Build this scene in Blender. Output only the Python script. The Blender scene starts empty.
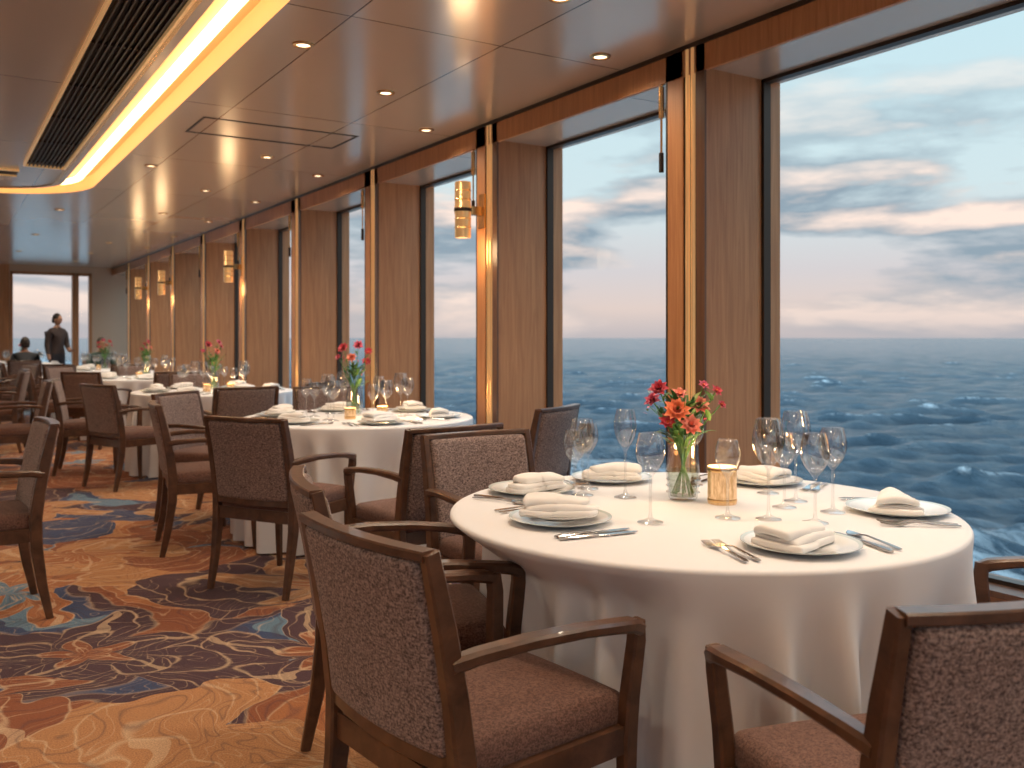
import bpy, bmesh, math, random
import numpy as np
from mathutils import Vector, Matrix, Euler
random.seed(7); np.random.seed(7)
sc = bpy.context.scene
COL = sc.collection
pi = math.pi

# ------------------------------------------------------------------ materials
def newmat(name):
    m = bpy.data.materials.new(name); m.use_nodes = True
    nt = m.node_tree
    return m, nt, nt.nodes, nt.links, nt.nodes['Principled BSDF']

def N(nt, typ, **kw):
    n = nt.nodes.new(typ)
    for k, v in kw.items(): setattr(n, k, v)
    return n

def pmat(name, base, rough=0.5, metal=0.0, emis=None, es=0.0, spec=0.5, coat=0.0, sheen=0.0):
    m, nt, ns, ls, b = newmat(name)
    b.inputs['Base Color'].default_value = (*base, 1)
    b.inputs['Roughness'].default_value = rough
    b.inputs['Metallic'].default_value = metal
    b.inputs['Specular IOR Level'].default_value = spec
    b.inputs['Coat Weight'].default_value = coat
    b.inputs['Sheen Weight'].default_value = sheen
    if emis:
        b.inputs['Emission Color'].default_value = (*emis, 1)
        b.inputs['Emission Strength'].default_value = es
    return m

def ramp(nt, stops, interp='LINEAR'):
    r = N(nt, 'ShaderNodeValToRGB'); cr = r.color_ramp; cr.interpolation = interp
    while len(cr.elements) < len(stops): cr.elements.new(0.5)
    for e, (p, c) in zip(cr.elements, stops):
        e.position = p; e.color = (*c, 1) if len(c) == 3 else c
    return r

def mth(nt, op, a=None, b=None, c=None, clamp=False):
    n = N(nt, 'ShaderNodeMath', operation=op); n.use_clamp = clamp
    for i, v in enumerate((a, b, c)):
        if v is None: continue
        if isinstance(v, (int, float)): n.inputs[i].default_value = v
        else: nt.links.new(v, n.inputs[i])
    return n.outputs[0]

def mixc(nt, fac, a, b, typ='MIX'):
    n = N(nt, 'ShaderNodeMix', data_type='RGBA', blend_type=typ)
    if isinstance(fac, (int, float)): n.inputs[0].default_value = fac
    else: nt.links.new(fac, n.inputs[0])
    for i, v in ((6, a), (7, b)):
        if isinstance(v, tuple): n.inputs[i].default_value = (*v, 1)
        else: nt.links.new(v, n.inputs[i])
    return n.outputs[2]

def mapping(nt, scale=(1, 1, 1), src='Object', rot=(0, 0, 0)):
    tc = N(nt, 'ShaderNodeTexCoord'); mp = N(nt, 'ShaderNodeMapping')
    mp.inputs['Scale'].default_value = scale; mp.inputs['Rotation'].default_value = rot
    nt.links.new(tc.outputs[src], mp.inputs[0]); return mp.outputs[0]

def noise(nt, vec, scale, detail=4, rough=0.5, dist=0.0):
    n = N(nt, 'ShaderNodeTexNoise'); n.inputs['Scale'].default_value = scale
    n.inputs['Detail'].default_value = detail; n.inputs['Roughness'].default_value = rough
    n.inputs['Distortion'].default_value = dist
    if vec is not None: nt.links.new(vec, n.inputs['Vector'])
    return n

def bump(nt, h, strength, dist, bsdf):
    b = N(nt, 'ShaderNodeBump'); b.inputs['Strength'].default_value = strength
    b.inputs['Distance'].default_value = dist
    nt.links.new(h, b.inputs['Height']); nt.links.new(b.outputs[0], bsdf.inputs['Normal'])

def wood(name, c1, c2, sc3, rough=0.45, coat=0.0):
    m, nt, ns, ls, b = newmat(name)
    v = mapping(nt, sc3)
    n = noise(nt, v, 3.0, 6, 0.6, 0.6)
    r = ramp(nt, [(0.3, c1), (0.7, c2)])
    ls.new(n.outputs[0], r.inputs[0]); ls.new(r.outputs[0], b.inputs['Base Color'])
    b.inputs['Roughness'].default_value = rough; b.inputs['Coat Weight'].default_value = coat
    bump(nt, n.outputs[0], 0.15, 0.002, b)
    return m

def fabric(name, c1, c2, scale=220, rough=0.9):
    m, nt, ns, ls, b = newmat(name)
    v = mapping(nt, (1, 1, 1))
    n = noise(nt, v, scale, 2, 0.7)
    n2 = noise(nt, mapping(nt, (1, 1, 2.5)), scale*0.45, 2, 0.6)
    s = mth(nt, 'ADD', mth(nt, 'MULTIPLY', n.outputs[0], 0.6), mth(nt, 'MULTIPLY', n2.outputs[0], 0.4))
    r = ramp(nt, [(0.40, c1), (0.60, c2)])
    ls.new(s, r.inputs[0]); ls.new(r.outputs[0], b.inputs['Base Color'])
    b.inputs['Roughness'].default_value = rough; b.inputs['Sheen Weight'].default_value = 0.12
    b.inputs['Specular IOR Level'].default_value = 0.2
    bump(nt, s, 0.6, 0.004, b)
    return m

def glassmat(name, tint=(0.97, 0.98, 0.98), edge=0.9, base=0.03, rough=0.02, edgetint=None):
    m = bpy.data.materials.new(name); m.use_nodes = True; nt = m.node_tree; nt.nodes.clear()
    out = N(nt, 'ShaderNodeOutputMaterial'); mx = N(nt, 'ShaderNodeMixShader')
    t = N(nt, 'ShaderNodeBsdfTransparent'); t.inputs[0].default_value = (*tint, 1)
    g = N(nt, 'ShaderNodeBsdfGlossy'); g.inputs['Roughness'].default_value = rough
    lw = N(nt, 'ShaderNodeLayerWeight'); lw.inputs[0].default_value = 0.25
    p3 = mth(nt, 'POWER', lw.outputs['Facing'], 3.0)
    if edgetint:
        nt.links.new(mixc(nt, mth(nt, 'POWER', lw.outputs['Facing'], 2.5, clamp=True), tint, edgetint), t.inputs[0])
    f = mth(nt, 'ADD', mth(nt, 'MULTIPLY', p3, edge), base, clamp=True)
    nt.links.new(f, mx.inputs[0]); nt.links.new(t.outputs[0], mx.inputs[1]); nt.links.new(g.outputs[0], mx.inputs[2])
    nt.links.new(mx.outputs[0], out.inputs[0]); return m

M = {}
M['panelwood'] = wood('veneer_wood', (0.37, 0.155, 0.062), (0.54, 0.255, 0.112), (14, 14, 0.7), 0.45)
M['darkwood'] = wood('dark_wood_trim', (0.10, 0.048, 0.028), (0.17, 0.085, 0.048), (9, 9, 0.7), 0.35)
M['walnut'] = wood('walnut', (0.050, 0.022, 0.012), (0.140, 0.064, 0.034), (5, 5, 5), 0.33, 0.25)
M['backfab'] = fabric('tweed_back', (0.090, 0.060, 0.056), (0.40, 0.295, 0.265), 190)
M['seatfab'] = fabric('tweed_seat', (0.095, 0.048, 0.038), (0.22, 0.120, 0.093), 240)
M['brass'] = pmat('brass', (0.80, 0.50, 0.22), 0.25, 1.0)
M['brassglow'] = pmat('brass_added_glow', (0.82, 0.50, 0.22), 0.30, 1.0, (1.0, 0.55, 0.22), 0.22)  # weak emission added so the brass itself looks lit
M['bronze'] = pmat('dark_bronze', (0.05, 0.035, 0.027), 0.4, 0.6)
M['steel'] = pmat('cutlery_steel', (0.42, 0.40, 0.39), 0.16, 1.0)
M['china'] = pmat('white_china', (0.80, 0.80, 0.79), 0.15, coat=0.4)
M['chinarim'] = pmat('china_rim', (0.58, 0.64, 0.63), 0.2, coat=0.4)
M['wax'] = pmat('candle_wax', (0.9, 0.75, 0.5), 0.5, 0, (1.0, 0.60, 0.22), 3.5)
M['flame'] = pmat('flame', (1, 0.7, 0.3), 0.5, 0, (1.0, 0.62, 0.22), 18)
M['glass'] = glassmat('crystal_glass', (0.975, 0.98, 0.985), 1.5, 0.10, 0.03, (0.50, 0.53, 0.55))
M['pane'] = glassmat('window_glass', (0.97, 0.985, 0.99), 0.30, 0.002)
M['water'] = glassmat('vase_water', (0.86, 0.92, 0.84), 0.5, 0.05)
M['stem'] = pmat('flower_stem', (0.10, 0.24, 0.05), 0.5)
M['leaf'] = pmat('flower_leaf', (0.07, 0.18, 0.045), 0.45)
M['red'] = pmat('petal_red', (0.55, 0.03, 0.06), 0.5, sheen=0.3)
M['orange'] = pmat('petal_orange', (0.85, 0.20, 0.07), 0.5, sheen=0.3)
M['coral'] = pmat('petal_coral', (0.80, 0.24, 0.16), 0.5, sheen=0.3)
M['pink'] = pmat('petal_pink', (0.60, 0.08, 0.16), 0.5, sheen=0.3)
M['black'] = pmat('black_matte', (0.015, 0.013, 0.012), 0.6)
M['lampface'] = pmat('lamp_face', (1, 0.9, 0.75), 0.5, 0, (1.0, 0.80, 0.52), 3.0)
M['cove'] = pmat('cove_led', (1, 0.8, 0.5), 0.5, 0, (1.0, 0.68, 0.36), 5.2)
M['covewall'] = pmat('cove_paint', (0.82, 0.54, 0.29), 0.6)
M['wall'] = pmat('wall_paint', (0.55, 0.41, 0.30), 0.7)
M['skin'] = pmat('skin', (0.42, 0.22, 0.14), 0.5)
M['hair'] = pmat('hair', (0.02, 0.013, 0.01), 0.6)
M['shirt_tan'] = pmat('shirt_charcoal', (0.060, 0.040, 0.038), 0.8)
M['shirt_dark'] = pmat('shirt_dark', (0.03, 0.035, 0.045), 0.8)
M['shirt_green'] = pmat('shirt_green', (0.03, 0.06, 0.05), 0.8)
M['trousers'] = pmat('trousers', (0.03, 0.03, 0.04), 0.8)
def linen(name, col):
    m, nt, ns, ls, b = newmat(name)
    v = mapping(nt)
    n = noise(nt, v, 450, 2, 0.6); n2 = noise(nt, v, 7, 4, 0.5)
    b.inputs['Base Color'].default_value = (*col, 1); b.inputs['Roughness'].default_value = 0.85
    b.inputs['Sheen Weight'].default_value = 0.1; b.inputs['Specular IOR Level'].default_value = 0.2
    s = mth(nt, 'ADD', mth(nt, 'MULTIPLY', n.outputs[0], 0.12), n2.outputs[0])
    bump(nt, s, 0.25, 0.006, b)
    return m
M['linen'] = linen('table_linen', (0.78, 0.785, 0.82))
M['napkin'] = linen('napkin_linen', (0.83, 0.82, 0.82))
def ceiling_mat():
    m, nt, ns, ls, b = newmat('ceiling_panels')
    v = mapping(nt, (1, 1, 1), 'Object', (0, 0, pi/2))
    br = N(nt, 'ShaderNodeTexBrick'); br.offset = 0.0
    br.inputs['Scale'].default_value = 1.0
    br.inputs['Brick Width'].default_value = 1.95; br.inputs['Row Height'].default_value = 0.80
    br.inputs['Mortar Size'].default_value = 0.004; br.inputs['Mortar Smooth'].default_value = 0.0
    br.inputs['Color1'].default_value = (0.74, 0.61, 0.51, 1)
    br.inputs['Color2'].default_value = (0.66, 0.54, 0.45, 1)
    br.inputs['Mortar'].default_value = (0.10, 0.075, 0.06, 1)
    ls.new(v, br.inputs[0]); ls.new(br.outputs[0], b.inputs['Base Color'])
    b.inputs['Roughness'].default_value = 0.20; b.inputs['Metallic'].default_value = 0.42
    n = noise(nt, mapping(nt, (1, 1, 1)), 1.3, 2)
    bump(nt, n.outputs[0], 0.06, 0.03, b)
    return m
M['ceiling'] = ceiling_mat()
def carpet_mat():
    m, nt, ns, ls, b = newmat('floral_carpet')
    v0 = mapping(nt, (1, 1, 1))
    nz = noise(nt, v0, 1.1, 3, 0.5)
    vm = N(nt, 'ShaderNodeVectorMath', operation='MULTIPLY_ADD')
    ls.new(nz.outputs['Color'], vm.inputs[0]); vm.inputs[1].default_value = (1.0, 1.0, 0); ls.new(v0, vm.inputs[2])
    vec = vm.outputs[0]
    def motif(scale, petals, lobe, seedoff, swirl=2.2):
        mp = N(nt, 'ShaderNodeMapping'); mp.inputs['Location'].default_value = seedoff
        ls.new(vec, mp.inputs[0])
        vo = N(nt, 'ShaderNodeTexVoronoi', feature='F1'); vo.voronoi_dimensions = '2D'
        vo.inputs['Scale'].default_value = scale; vo.inputs['Randomness'].default_value = 0.85
        ls.new(mp.outputs[0], vo.inputs['Vector'])
        sub = N(nt, 'ShaderNodeVectorMath', operation='SUBTRACT')
        ls.new(mp.outputs[0], sub.inputs[0]); ls.new(vo.outputs['Position'], sub.inputs[1])
        sp = N(nt, 'ShaderNodeSeparateXYZ'); ls.new(sub.outputs[0], sp.inputs[0])
        ang = mth(nt, 'ARCTAN2', sp.outputs[1], sp.outputs[0])
        rr = mth(nt, 'SQRT', mth(nt, 'ADD', mth(nt, 'MULTIPLY', sp.outputs[0], sp.outputs[0]), mth(nt, 'MULTIPLY', sp.outputs[1], sp.outputs[1])))
        cs_ = N(nt, 'ShaderNodeSeparateColor'); ls.new(vo.outputs['Color'], cs_.inputs[0])
        ph = mth(nt, 'MULTIPLY', cs_.outputs[1], 6.0)
        pet = mth(nt, 'ABSOLUTE', mth(nt, 'COSINE', mth(nt, 'ADD', ph, mth(nt, 'ADD', mth(nt, 'MULTIPLY', ang, petals/2), mth(nt, 'MULTIPLY', rr, swirl)))))
        v = mth(nt, 'DIVIDE', mth(nt, 'MULTIPLY', rr, scale), mth(nt, 'ADD', 1-lobe, mth(nt, 'MULTIPLY', pet, lobe)))
        return v, cs_, pet
    def col(v, stops, interp='LINEAR'):
        r = ramp(nt, stops, interp); ls.new(v, r.inputs[0]); return r.outputs[0]
    def lines(v, ps, wd=0.012):
        st = [(0.0, (0, 0, 0))]
        for p in ps: st += [(p-wd, (0, 0, 0)), (p, (1, 1, 1)), (p+wd, (0, 0, 0))]
        return col(v, st)
    NAVY = (0.048, 0.070, 0.150); TEAL = (0.13, 0.22, 0.31); PLUM = (0.075, 0.038, 0.050); RUST = (0.265, 0.088, 0.040); TAN = (0.46, 0.225, 0.10); CREAM = (0.62, 0.44, 0.28); ORG = (0.38, 0.145, 0.058)
    big = noise(nt, vec, 0.62, 2, 0.5, 0.9).outputs[0]
    base = col(big, [(0.0, NAVY), (0.37, TEAL), (0.41, NAVY), (0.44, PLUM), (0.475, RUST), (0.515, ORG), (0.55, TAN), (0.59, RUST), (0.625, PLUM), (0.67, TEAL)], 'CONSTANT')
    base = mixc(nt, mth(nt, 'MULTIPLY', lines(big, (0.44, 0.475, 0.515, 0.55, 0.59, 0.625), 0.0035), 0.7), base, CREAM)
    v3, cs3, p3 = motif(0.95, 2, 0.82, (3.3, 7.7, 0), 1.2)
    lc = col(cs3.outputs[0], [(0.0, PLUM), (0.2, TAN), (0.4, NAVY), (0.58, RUST), (0.76, TEAL)], 'CONSTANT')
    base = mixc(nt, mth(nt, 'LESS_THAN', v3, 0.85), base, lc)
    base = mixc(nt, mth(nt, 'MULTIPLY', lines(v3, (0.28, 0.48, 0.67, 0.85), 0.013), 0.75), base, CREAM)
    v1, cs, p1 = motif(1.0, 5, 0.62, (0.3, 0.1, 0), 3.0)
    pc = col(cs.outputs[0], [(0.0, ORG), (0.2, PLUM), (0.4, TAN), (0.6, NAVY), (0.8, RUST)], 'CONSTANT')
    base = mixc(nt, mth(nt, 'LESS_THAN', v1, 0.50), base, pc)
    pc2 = col(cs.outputs[0], [(0.0, TEAL), (0.2, RUST), (0.4, ORG), (0.6, TAN), (0.8, NAVY)], 'CONSTANT')
    base = mixc(nt, mth(nt, 'LESS_THAN', v1, 0.24), base, pc2)
    base = mixc(nt, mth(nt, 'MULTIPLY', lines(v1, (0.12, 0.24, 0.37, 0.50), 0.012), 0.75), base, CREAM)
    vein = mth(nt, 'GREATER_THAN', p1, 0.993); vein2 = mth(nt, 'LESS_THAN', v1, 0.5)
    base = mixc(nt, mth(nt, 'MULTIPLY', mth(nt, 'MULTIPLY', vein, vein2), 0.6), base, CREAM)
    wn = noise(nt, vec, 1.7, 2, 0.5, 1.2)
    fr = mth(nt, 'FRACT', mth(nt, 'MULTIPLY', wn.outputs[0], 15.0))
    base = mixc(nt, mth(nt, 'MULTIPLY', lines(fr, (0.3,), 0.05), 0.5), base, CREAM)
    base = mixc(nt, mth(nt, 'MULTIPLY', lines(fr, (0.75,), 0.12), 0.45), base, PLUM)
    pile = noise(nt, v0, 200, 2, 0.7)
    pr = ramp(nt, [(0.3, (0.6, 0.6, 0.6)), (0.7, (1.35, 1.35, 1.35))]); ls.new(pile.outputs[0], pr.inputs[0])
    base = mixc(nt, 1.0, base, pr.outputs[0], 'MULTIPLY')
    ls.new(base, b.inputs['Base Color']); b.inputs['Roughness'].default_value = 0.95
    b.inputs['Specular IOR Level'].default_value = 0.1; b.inputs['Sheen Weight'].default_value = 0.1
    bump(nt, pile.outputs[0], 0.6, 0.006, b)
    return m
M['carpet'] = carpet_mat()
def sea_mat():
    m, nt, ns, ls, b = newmat('sea_water')
    v = mapping(nt, (1, 1, 0.4))
    # crests run roughly parallel, so stretch the ripple noise along them
    vr = mapping(nt, (1.0, 0.38, 0.4), 'Object', (0, 0, -math.radians(42)))
    n1 = noise(nt, vr, 1.5, 7, 0.64, 0.3); n2 = noise(nt, v, 0.06, 4, 0.6); n3 = noise(nt, vr, 0.9, 6, 0.68, 0.5)
    at = N(nt, 'ShaderNodeAttribute'); at.attribute_name = 'crest'
    f = mth(nt, 'MULTIPLY', mth(nt, 'SUBTRACT', at.outputs['Fac'], 0.66), 4.5, clamp=True)
    fn = mth(nt, 'MULTIPLY', mth(nt, 'SUBTRACT', n3.outputs[0], 0.48), 8.0, clamp=True)
    foam = mth(nt, 'MULTIPLY', f, fn, clamp=True)
    sx = N(nt, 'ShaderNodeSeparateXYZ'); ls.new(mapping(nt), sx.inputs[0])
    wk = mth(nt, 'SUBTRACT', 1.0, mth(nt, 'DIVIDE', mth(nt, 'SUBTRACT', sx.outputs[0], 34.0), 18.0), clamp=True)
    wk2 = mth(nt, 'MULTIPLY', wk, mth(nt, 'MULTIPLY', mth(nt, 'SUBTRACT', n3.outputs[0], 0.43), 6.0, clamp=True), clamp=True)
    foam = mth(nt, 'MAXIMUM', foam, mth(nt, 'MULTIPLY', wk2, 0.95))
    patch = ramp(nt, [(0.35, (0.030, 0.062, 0.092)), (0.65, (0.050, 0.092, 0.126))]); ls.new(n2.outputs[0], patch.inputs[0])
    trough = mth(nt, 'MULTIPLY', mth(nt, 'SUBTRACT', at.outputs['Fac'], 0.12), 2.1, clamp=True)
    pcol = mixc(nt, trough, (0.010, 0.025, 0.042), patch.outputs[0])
    col = mixc(nt, foam, pcol, (0.68, 0.73, 0.76))
    ls.new(col, b.inputs['Base Color'])
    rg = mth(nt, 'ADD', mth(nt, 'MULTIPLY', foam, 0.5), 0.20); ls.new(rg, b.inputs['Roughness'])
    b.inputs['IOR'].default_value = 1.33
    bump(nt, n1.outputs[0], 1.0, 0.62, b)
    return m
M['sea'] = sea_mat()

# ------------------------------------------------------------------ mesh builder
class MB:
    def __init__(s): s.v = []; s.f = []; s.m = []; s.mats = []
    def mi(s, mat):
        if mat not in s.mats: s.mats.append(mat)
        return s.mats.index(mat)
    def add(s, verts, faces, mat, T=None):
        o = len(s.v)
        for p in verts:
            p = Vector(p)
            if T is not None: p = T @ p
            s.v.append(p)
        k = s.mi(mat)
        for f in faces: s.f.append([i+o for i in f]); s.m.append(k)
    def box(s, x0, x1, y0, y1, z0, z1, mat, T=None):
        vs = [(x, y, z) for x in (x0, x1) for y in (y0, y1) for z in (z0, z1)]
        fs = [(0, 1, 3, 2), (4, 6, 7, 5), (0, 4, 5, 1), (2, 3, 7, 6), (0, 2, 6, 4), (1, 5, 7, 3)]
        s.add(vs, fs, mat, T)
    def sweep(s, path, w, h, mat, up=Vector((0, 1, 0)), cham=0.25, T=None, caps=True):
        n = len(path); P = [Vector(p) for p in path]
        w = w if isinstance(w, (list, tuple)) else [w]*n; h = h if isinstance(h, (list, tuple)) else [h]*n
        vs = []
        for i in range(n):
            t = (P[min(i+1, n-1)]-P[max(i-1, 0)]).normalized()
            a = (up - up.dot(t)*t).normalized(); b = t.cross(a)
            hw, hh = w[i]/2, h[i]/2; c = min(hw, hh)*cham
            for (p, q) in ((hw, hh-c), (hw-c, hh), (-hw+c, hh), (-hw, hh-c), (-hw, -hh+c), (-hw+c, -hh), (hw-c, -hh), (hw, -hh+c)):
                vs.append(P[i]+a*p+b*q)
        fs = []
        for i in range(n-1):
            for j in range(8):
                fs.append((i*8+j, i*8+(j+1) % 8, (i+1)*8+(j+1) % 8, (i+1)*8+j))
        if caps: fs.append(tuple(range(7, -1, -1))); fs.append(tuple((n-1)*8+j for j in range(8)))
        s.add(vs, fs, mat, T)
    def tube(s, path, r, mat, seg=8, T=None, caps=True):
        n = len(path); P = [Vector(p) for p in path]; r = r if isinstance(r, (list, tuple)) else [r]*n
        vs = []; a = None
        for i in range(n):
            t = (P[min(i+1, n-1)]-P[max(i-1, 0)]).normalized()
            if a is None:
                a = Vector((1, 0, 0)) if abs(t.x) < 0.9 else Vector((0, 1, 0))
            a = (a-a.dot(t)*t).normalized(); b = t.cross(a)
            for j in range(seg):
                an = 2*pi*j/seg; vs.append(P[i]+(a*math.cos(an)+b*math.sin(an))*r[i])
        fs = [(i*seg+j, i*seg+(j+1) % seg, (i+1)*seg+(j+1) % seg, (i+1)*seg+j) for i in range(n-1) for j in range(seg)]
        if caps: fs.append(tuple(range(seg-1, -1, -1))); fs.append(tuple((n-1)*seg+j for j in range(seg)))
        s.add(vs, fs, mat, T)
    def lathe(s, prof, mat, seg=32, T=None, rf=None):
        vs = []; n = len(prof)
        for (r, z) in prof:
            for j in range(seg):
                a = 2*pi*j/seg; q = r*(rf(a, z) if rf else 1); vs.append((q*math.cos(a), q*math.sin(a), z))
        fs = [(i*seg+j, i*seg+(j+1) % seg, (i+1)*seg+(j+1) % seg, (i+1)*seg+j) for i in range(n-1) for j in range(seg)]
        s.add(vs, fs, mat, T)
    def rbox(s, hx, hy, hz, r, mat, T=None, k=3, mid=4, deform=None):
        def coords(h):
            rr = min(r, h*0.999); L = []
            for i in range(k): L.append(-h+rr*(1-math.cos(pi/2*i/k))*1.0)
            for i in range(mid+1): L.append(-(h-rr)+2*(h-rr)*i/mid)
            for i in range(k-1, -1, -1): L.append(h-rr*(1-math.cos(pi/2*i/k)))
            return L
        rr = min(r, hx*.999, hy*.999, hz*.999)
        X, Y, Z = coords(hx), coords(hy), coords(hz)
        def proj(p):
            p = Vector(p); q = Vector((max(-(hx-rr), min(hx-rr, p.x)), max(-(hy-rr), min(hy-rr, p.y)), max(-(hz-rr), min(hz-rr, p.z))))
            d = p-q
            p = q+d.normalized()*rr if d.length > 1e-9 else q
            if deform: p = Vector(deform(p))
            return p
        for ax in range(3):
            A, B = ((Y, Z), (X, Z), (X, Y))[ax]; h = (hx, hy, hz)[ax]
            for sg in (-1, 1):
                vs = []
                for a in A:
                    for b_ in B:
                        p = [(sg*h, a, b_), (a, sg*h, b_), (a, b_, sg*h)][ax]; vs.append(proj(p))
                nb = len(B); fs = []
                for i in range(len(A)-1):
                    for j in range(nb-1):
                        q = (i*nb+j, (i+1)*nb+j, (i+1)*nb+j+1, i*nb+j+1)
                        fs.append(q if (sg > 0) != (ax == 1) else q[::-1])
                s.add(vs, fs, mat, T)
    def mesh(s, name, smooth=True, angle=40):
        me = bpy.data.meshes.new(name); me.from_pydata([tuple(p) for p in s.v], [], s.f)
        for mt in s.mats: me.materials.append(M[mt] if isinstance(mt, str) else mt)
        me.polygons.foreach_set('material_index', s.m); me.update()
        bm = bmesh.new(); bm.from_mesh(me)
        bmesh.ops.remove_doubles(bm, verts=bm.verts, dist=1e-5)
        bmesh.ops.recalc_face_normals(bm, faces=bm.faces)
        bm.to_mesh(me); bm.free()
        if smooth:
            me.polygons.foreach_set('use_smooth', [True]*len(me.polygons))
            me.set_sharp_from_angle(angle=math.radians(angle))
        return me
def obj(name, me, loc=(0, 0, 0), rz=0, parent=None, scale=1):
    o = bpy.data.objects.new(name, me); COL.objects.link(o)
    o.location = loc; o.rotation_euler = (0, 0, rz); o.scale = (scale,)*3
    if parent: o.parent = parent
    return o
def boxobj(name, x0, x1, y0, y1, z0, z1, mat):
    b = MB(); b.box(x0, x1, y0, y1, z0, z1, mat); return obj(name, b.mesh(name, False))

# ------------------------------------------------------------------ room shell
CZ = 2.73; WX = 3.19; GX = 3.60; HZ = 2.59; YF = 20.95; YB = -3.0; XL = -7.0
boxobj('floor', XL, GX+0.1, YB, YF, -0.1, 0.0, 'carpet')
boxobj('wall_left', XL-0.1, XL, YB, YF, 0, CZ+0.1, 'wall')

CX0, CX1, CY0, CY1, CR = -4.4, 1.15, -1.9, 10.45, 0.80
def rr(o, z, k=10):
    pts = []
    x0, x1, y0, y1, r = CX0-o, CX1+o, CY0-o, CY1+o, CR+o
    for (cx, cy, a0) in ((x1-r, y1-r, 0), (x0+r, y1-r, pi/2), (x0+r, y0+r, pi), (x1-r, y0+r, 1.5*pi)):
        for i in range(k+1):
            a = a0+pi/2*i/k; pts.append(Vector((cx+r*math.cos(a), cy+r*math.sin(a), z)))
    return pts
def ringstrip(b, secs, mat, k=10):
    rings = [rr(o, z, k) for o, z in secs]; n = len(rings[0])
    vs = [p for R in rings for p in R]
    fs = [(i*n+j, i*n+(j+1) % n, (i+1)*n+(j+1) % n, (i+1)*n+j) for i in range(len(rings)-1) for j in range(n)]
    b.add(vs, fs, mat)
b = MB()
K = 10; ring = rr(0.15, CZ, K); n = len(ring)
corners = [Vector((WX, YF, CZ)), Vector((XL, YF, CZ)), Vector((XL, YB, CZ)), Vector((WX, YB, CZ))]
vs = ring+corners; fs = []
for c in range(4):
    for i in range(K): fs.append((c*(K+1)+i, c*(K+1)+i+1, n+c))
    fs.append((c*(K+1)+K, ((c+1) % 4)*(K+1), n+(c+1) % 4, n+c))
b.add(vs, fs, 'ceiling')
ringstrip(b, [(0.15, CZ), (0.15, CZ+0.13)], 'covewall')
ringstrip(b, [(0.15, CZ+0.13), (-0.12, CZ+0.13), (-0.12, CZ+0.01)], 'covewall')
ringstrip(b, [(-0.12, CZ+0.01), (-0.17, CZ+0.01)], 'ceiling')
ringstrip(b, [(-0.17, CZ+0.01), (-0.17, CZ+0.002), (-0.20, CZ+0.002), (-0.20, CZ+0.01)], 'brass')
inner = rr(-0.20, CZ+0.01, K); b.add(inner, [tuple(range(len(inner)))], 'ceiling')
obj('ceiling', b.mesh('ceiling', False))
b = MB(); ringstrip(b, [(0.045, CZ+0.06), (0.045, CZ+0.10), (0.0, CZ+0.10), (0.0, CZ+0.06), (0.045, CZ+0.06)], 'cove')
obj('cove_light_strip', b.mesh('cove', False))
b = MB(); gz = CZ+0.008
b.box(0.64, 0.93, -1.4, 8.7, gz-0.004, gz-0.001, 'black')
for i in range(9):
    x = 0.665+i*0.0295; b.box(x, x+0.009, -1.4, 8.7, gz-0.022, gz-0.004, 'bronze')
for y in np.arange(-1.4, 8.7, 0.9): b.box(0.65, 0.92, y, y+0.012, gz-0.02, gz-0.004, 'bronze')
for (x0, x1, y0, y1) in ((0.625, 0.64, -1.4, 8.7), (0.93, 0.945, -1.4, 8.7), (0.625, 0.945, 8.7, 8.715), (0.625, 0.945, -1.415, -1.4)):
    b.box(x0, x1, y0, y1, gz-0.026, gz, 'brassglow')
b.box(-3.9, 0.62, 9.05, 9.075, gz-0.02, gz, 'brassglow'); b.box(-3.9, 0.62, 9.35, 9.375, gz-0.02, gz, 'brassglow')
b.box(-3.9, 0.62, 9.08, 9.345, gz-0.006, gz-0.001, 'black')
obj('ceiling_air_grille', b.mesh('grille', False))
b = MB()
for (x0, x1, y0, y1) in ((1.5, 2.6, 6.2, 6.215), (1.5, 2.6, 6.7, 6.715), (1.5, 1.515, 6.2, 6.7), (2.585, 2.6, 6.2, 6.7)):
    b.box(x0, x1, y0, y1, CZ-0.004, CZ, 'black')
obj('ceiling_hatch', b.mesh('hatch', False))
b = MB(); b.box(WX, GX+0.12, YB, YF, HZ, HZ+0.02, 'ceiling'); b.box(WX-0.012, WX+0.01, YB, YF, HZ-0.012, CZ+0.02, 'panelwood')
b.box(WX-0.02, WX-0.012, YB, YF, CZ-0.022, CZ, 'bronze')
b.box(WX, GX+0.12, YB, YF, CZ, CZ+0.02, 'bronze')
obj('trim_header', b.mesh('hdr', False))
b = MB(); b.box(GX-0.10, GX+0.12, YB, YF, 0, 0.26, 'panelwood'); b.box(GX-0.13, GX+0.12, YB, YF, 0.26, 0.285, 'darkwood')
obj('wall_right', b.mesh('sill', False))
boxobj('baseboard_right', GX-0.115, GX-0.10, YB, YF, 0, 0.09, 'darkwood')
colY = [3.40+1.95*k for k in range(-3, 9)]
cb = MB()
cb.box(WX, GX+0.12, -0.13, 0.13, 0, HZ+0.0, 'panelwood')
cb.box(WX-0.012, WX, -0.135, -0.075, 0, CZ, 'darkwood')
cb.box(WX-0.012, WX, 0.02, 0.13, 0, CZ, 'panelwood')
cb.box(WX-0.012, WX, 0.13, 0.145, 0, CZ, 'bronze')
cb.box(WX-0.004, WX, -0.075, 0.02, 0, CZ, 'bronze')
for yy, rad in ((-0.05, 0.014), (-0.012, 0.014)):
    prof = [(WX-0.004+rad*-math.sin(pi*i/8), yy-rad*math.cos(pi*i/8)) for i in range(9)]
    vs = [(x, y, z) for z in (0.0, CZ) for x, y in prof]
    cb.add(vs, [(i, i+1, 9+i+1, 9+i) for i in range(8)], 'brassglow')
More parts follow.
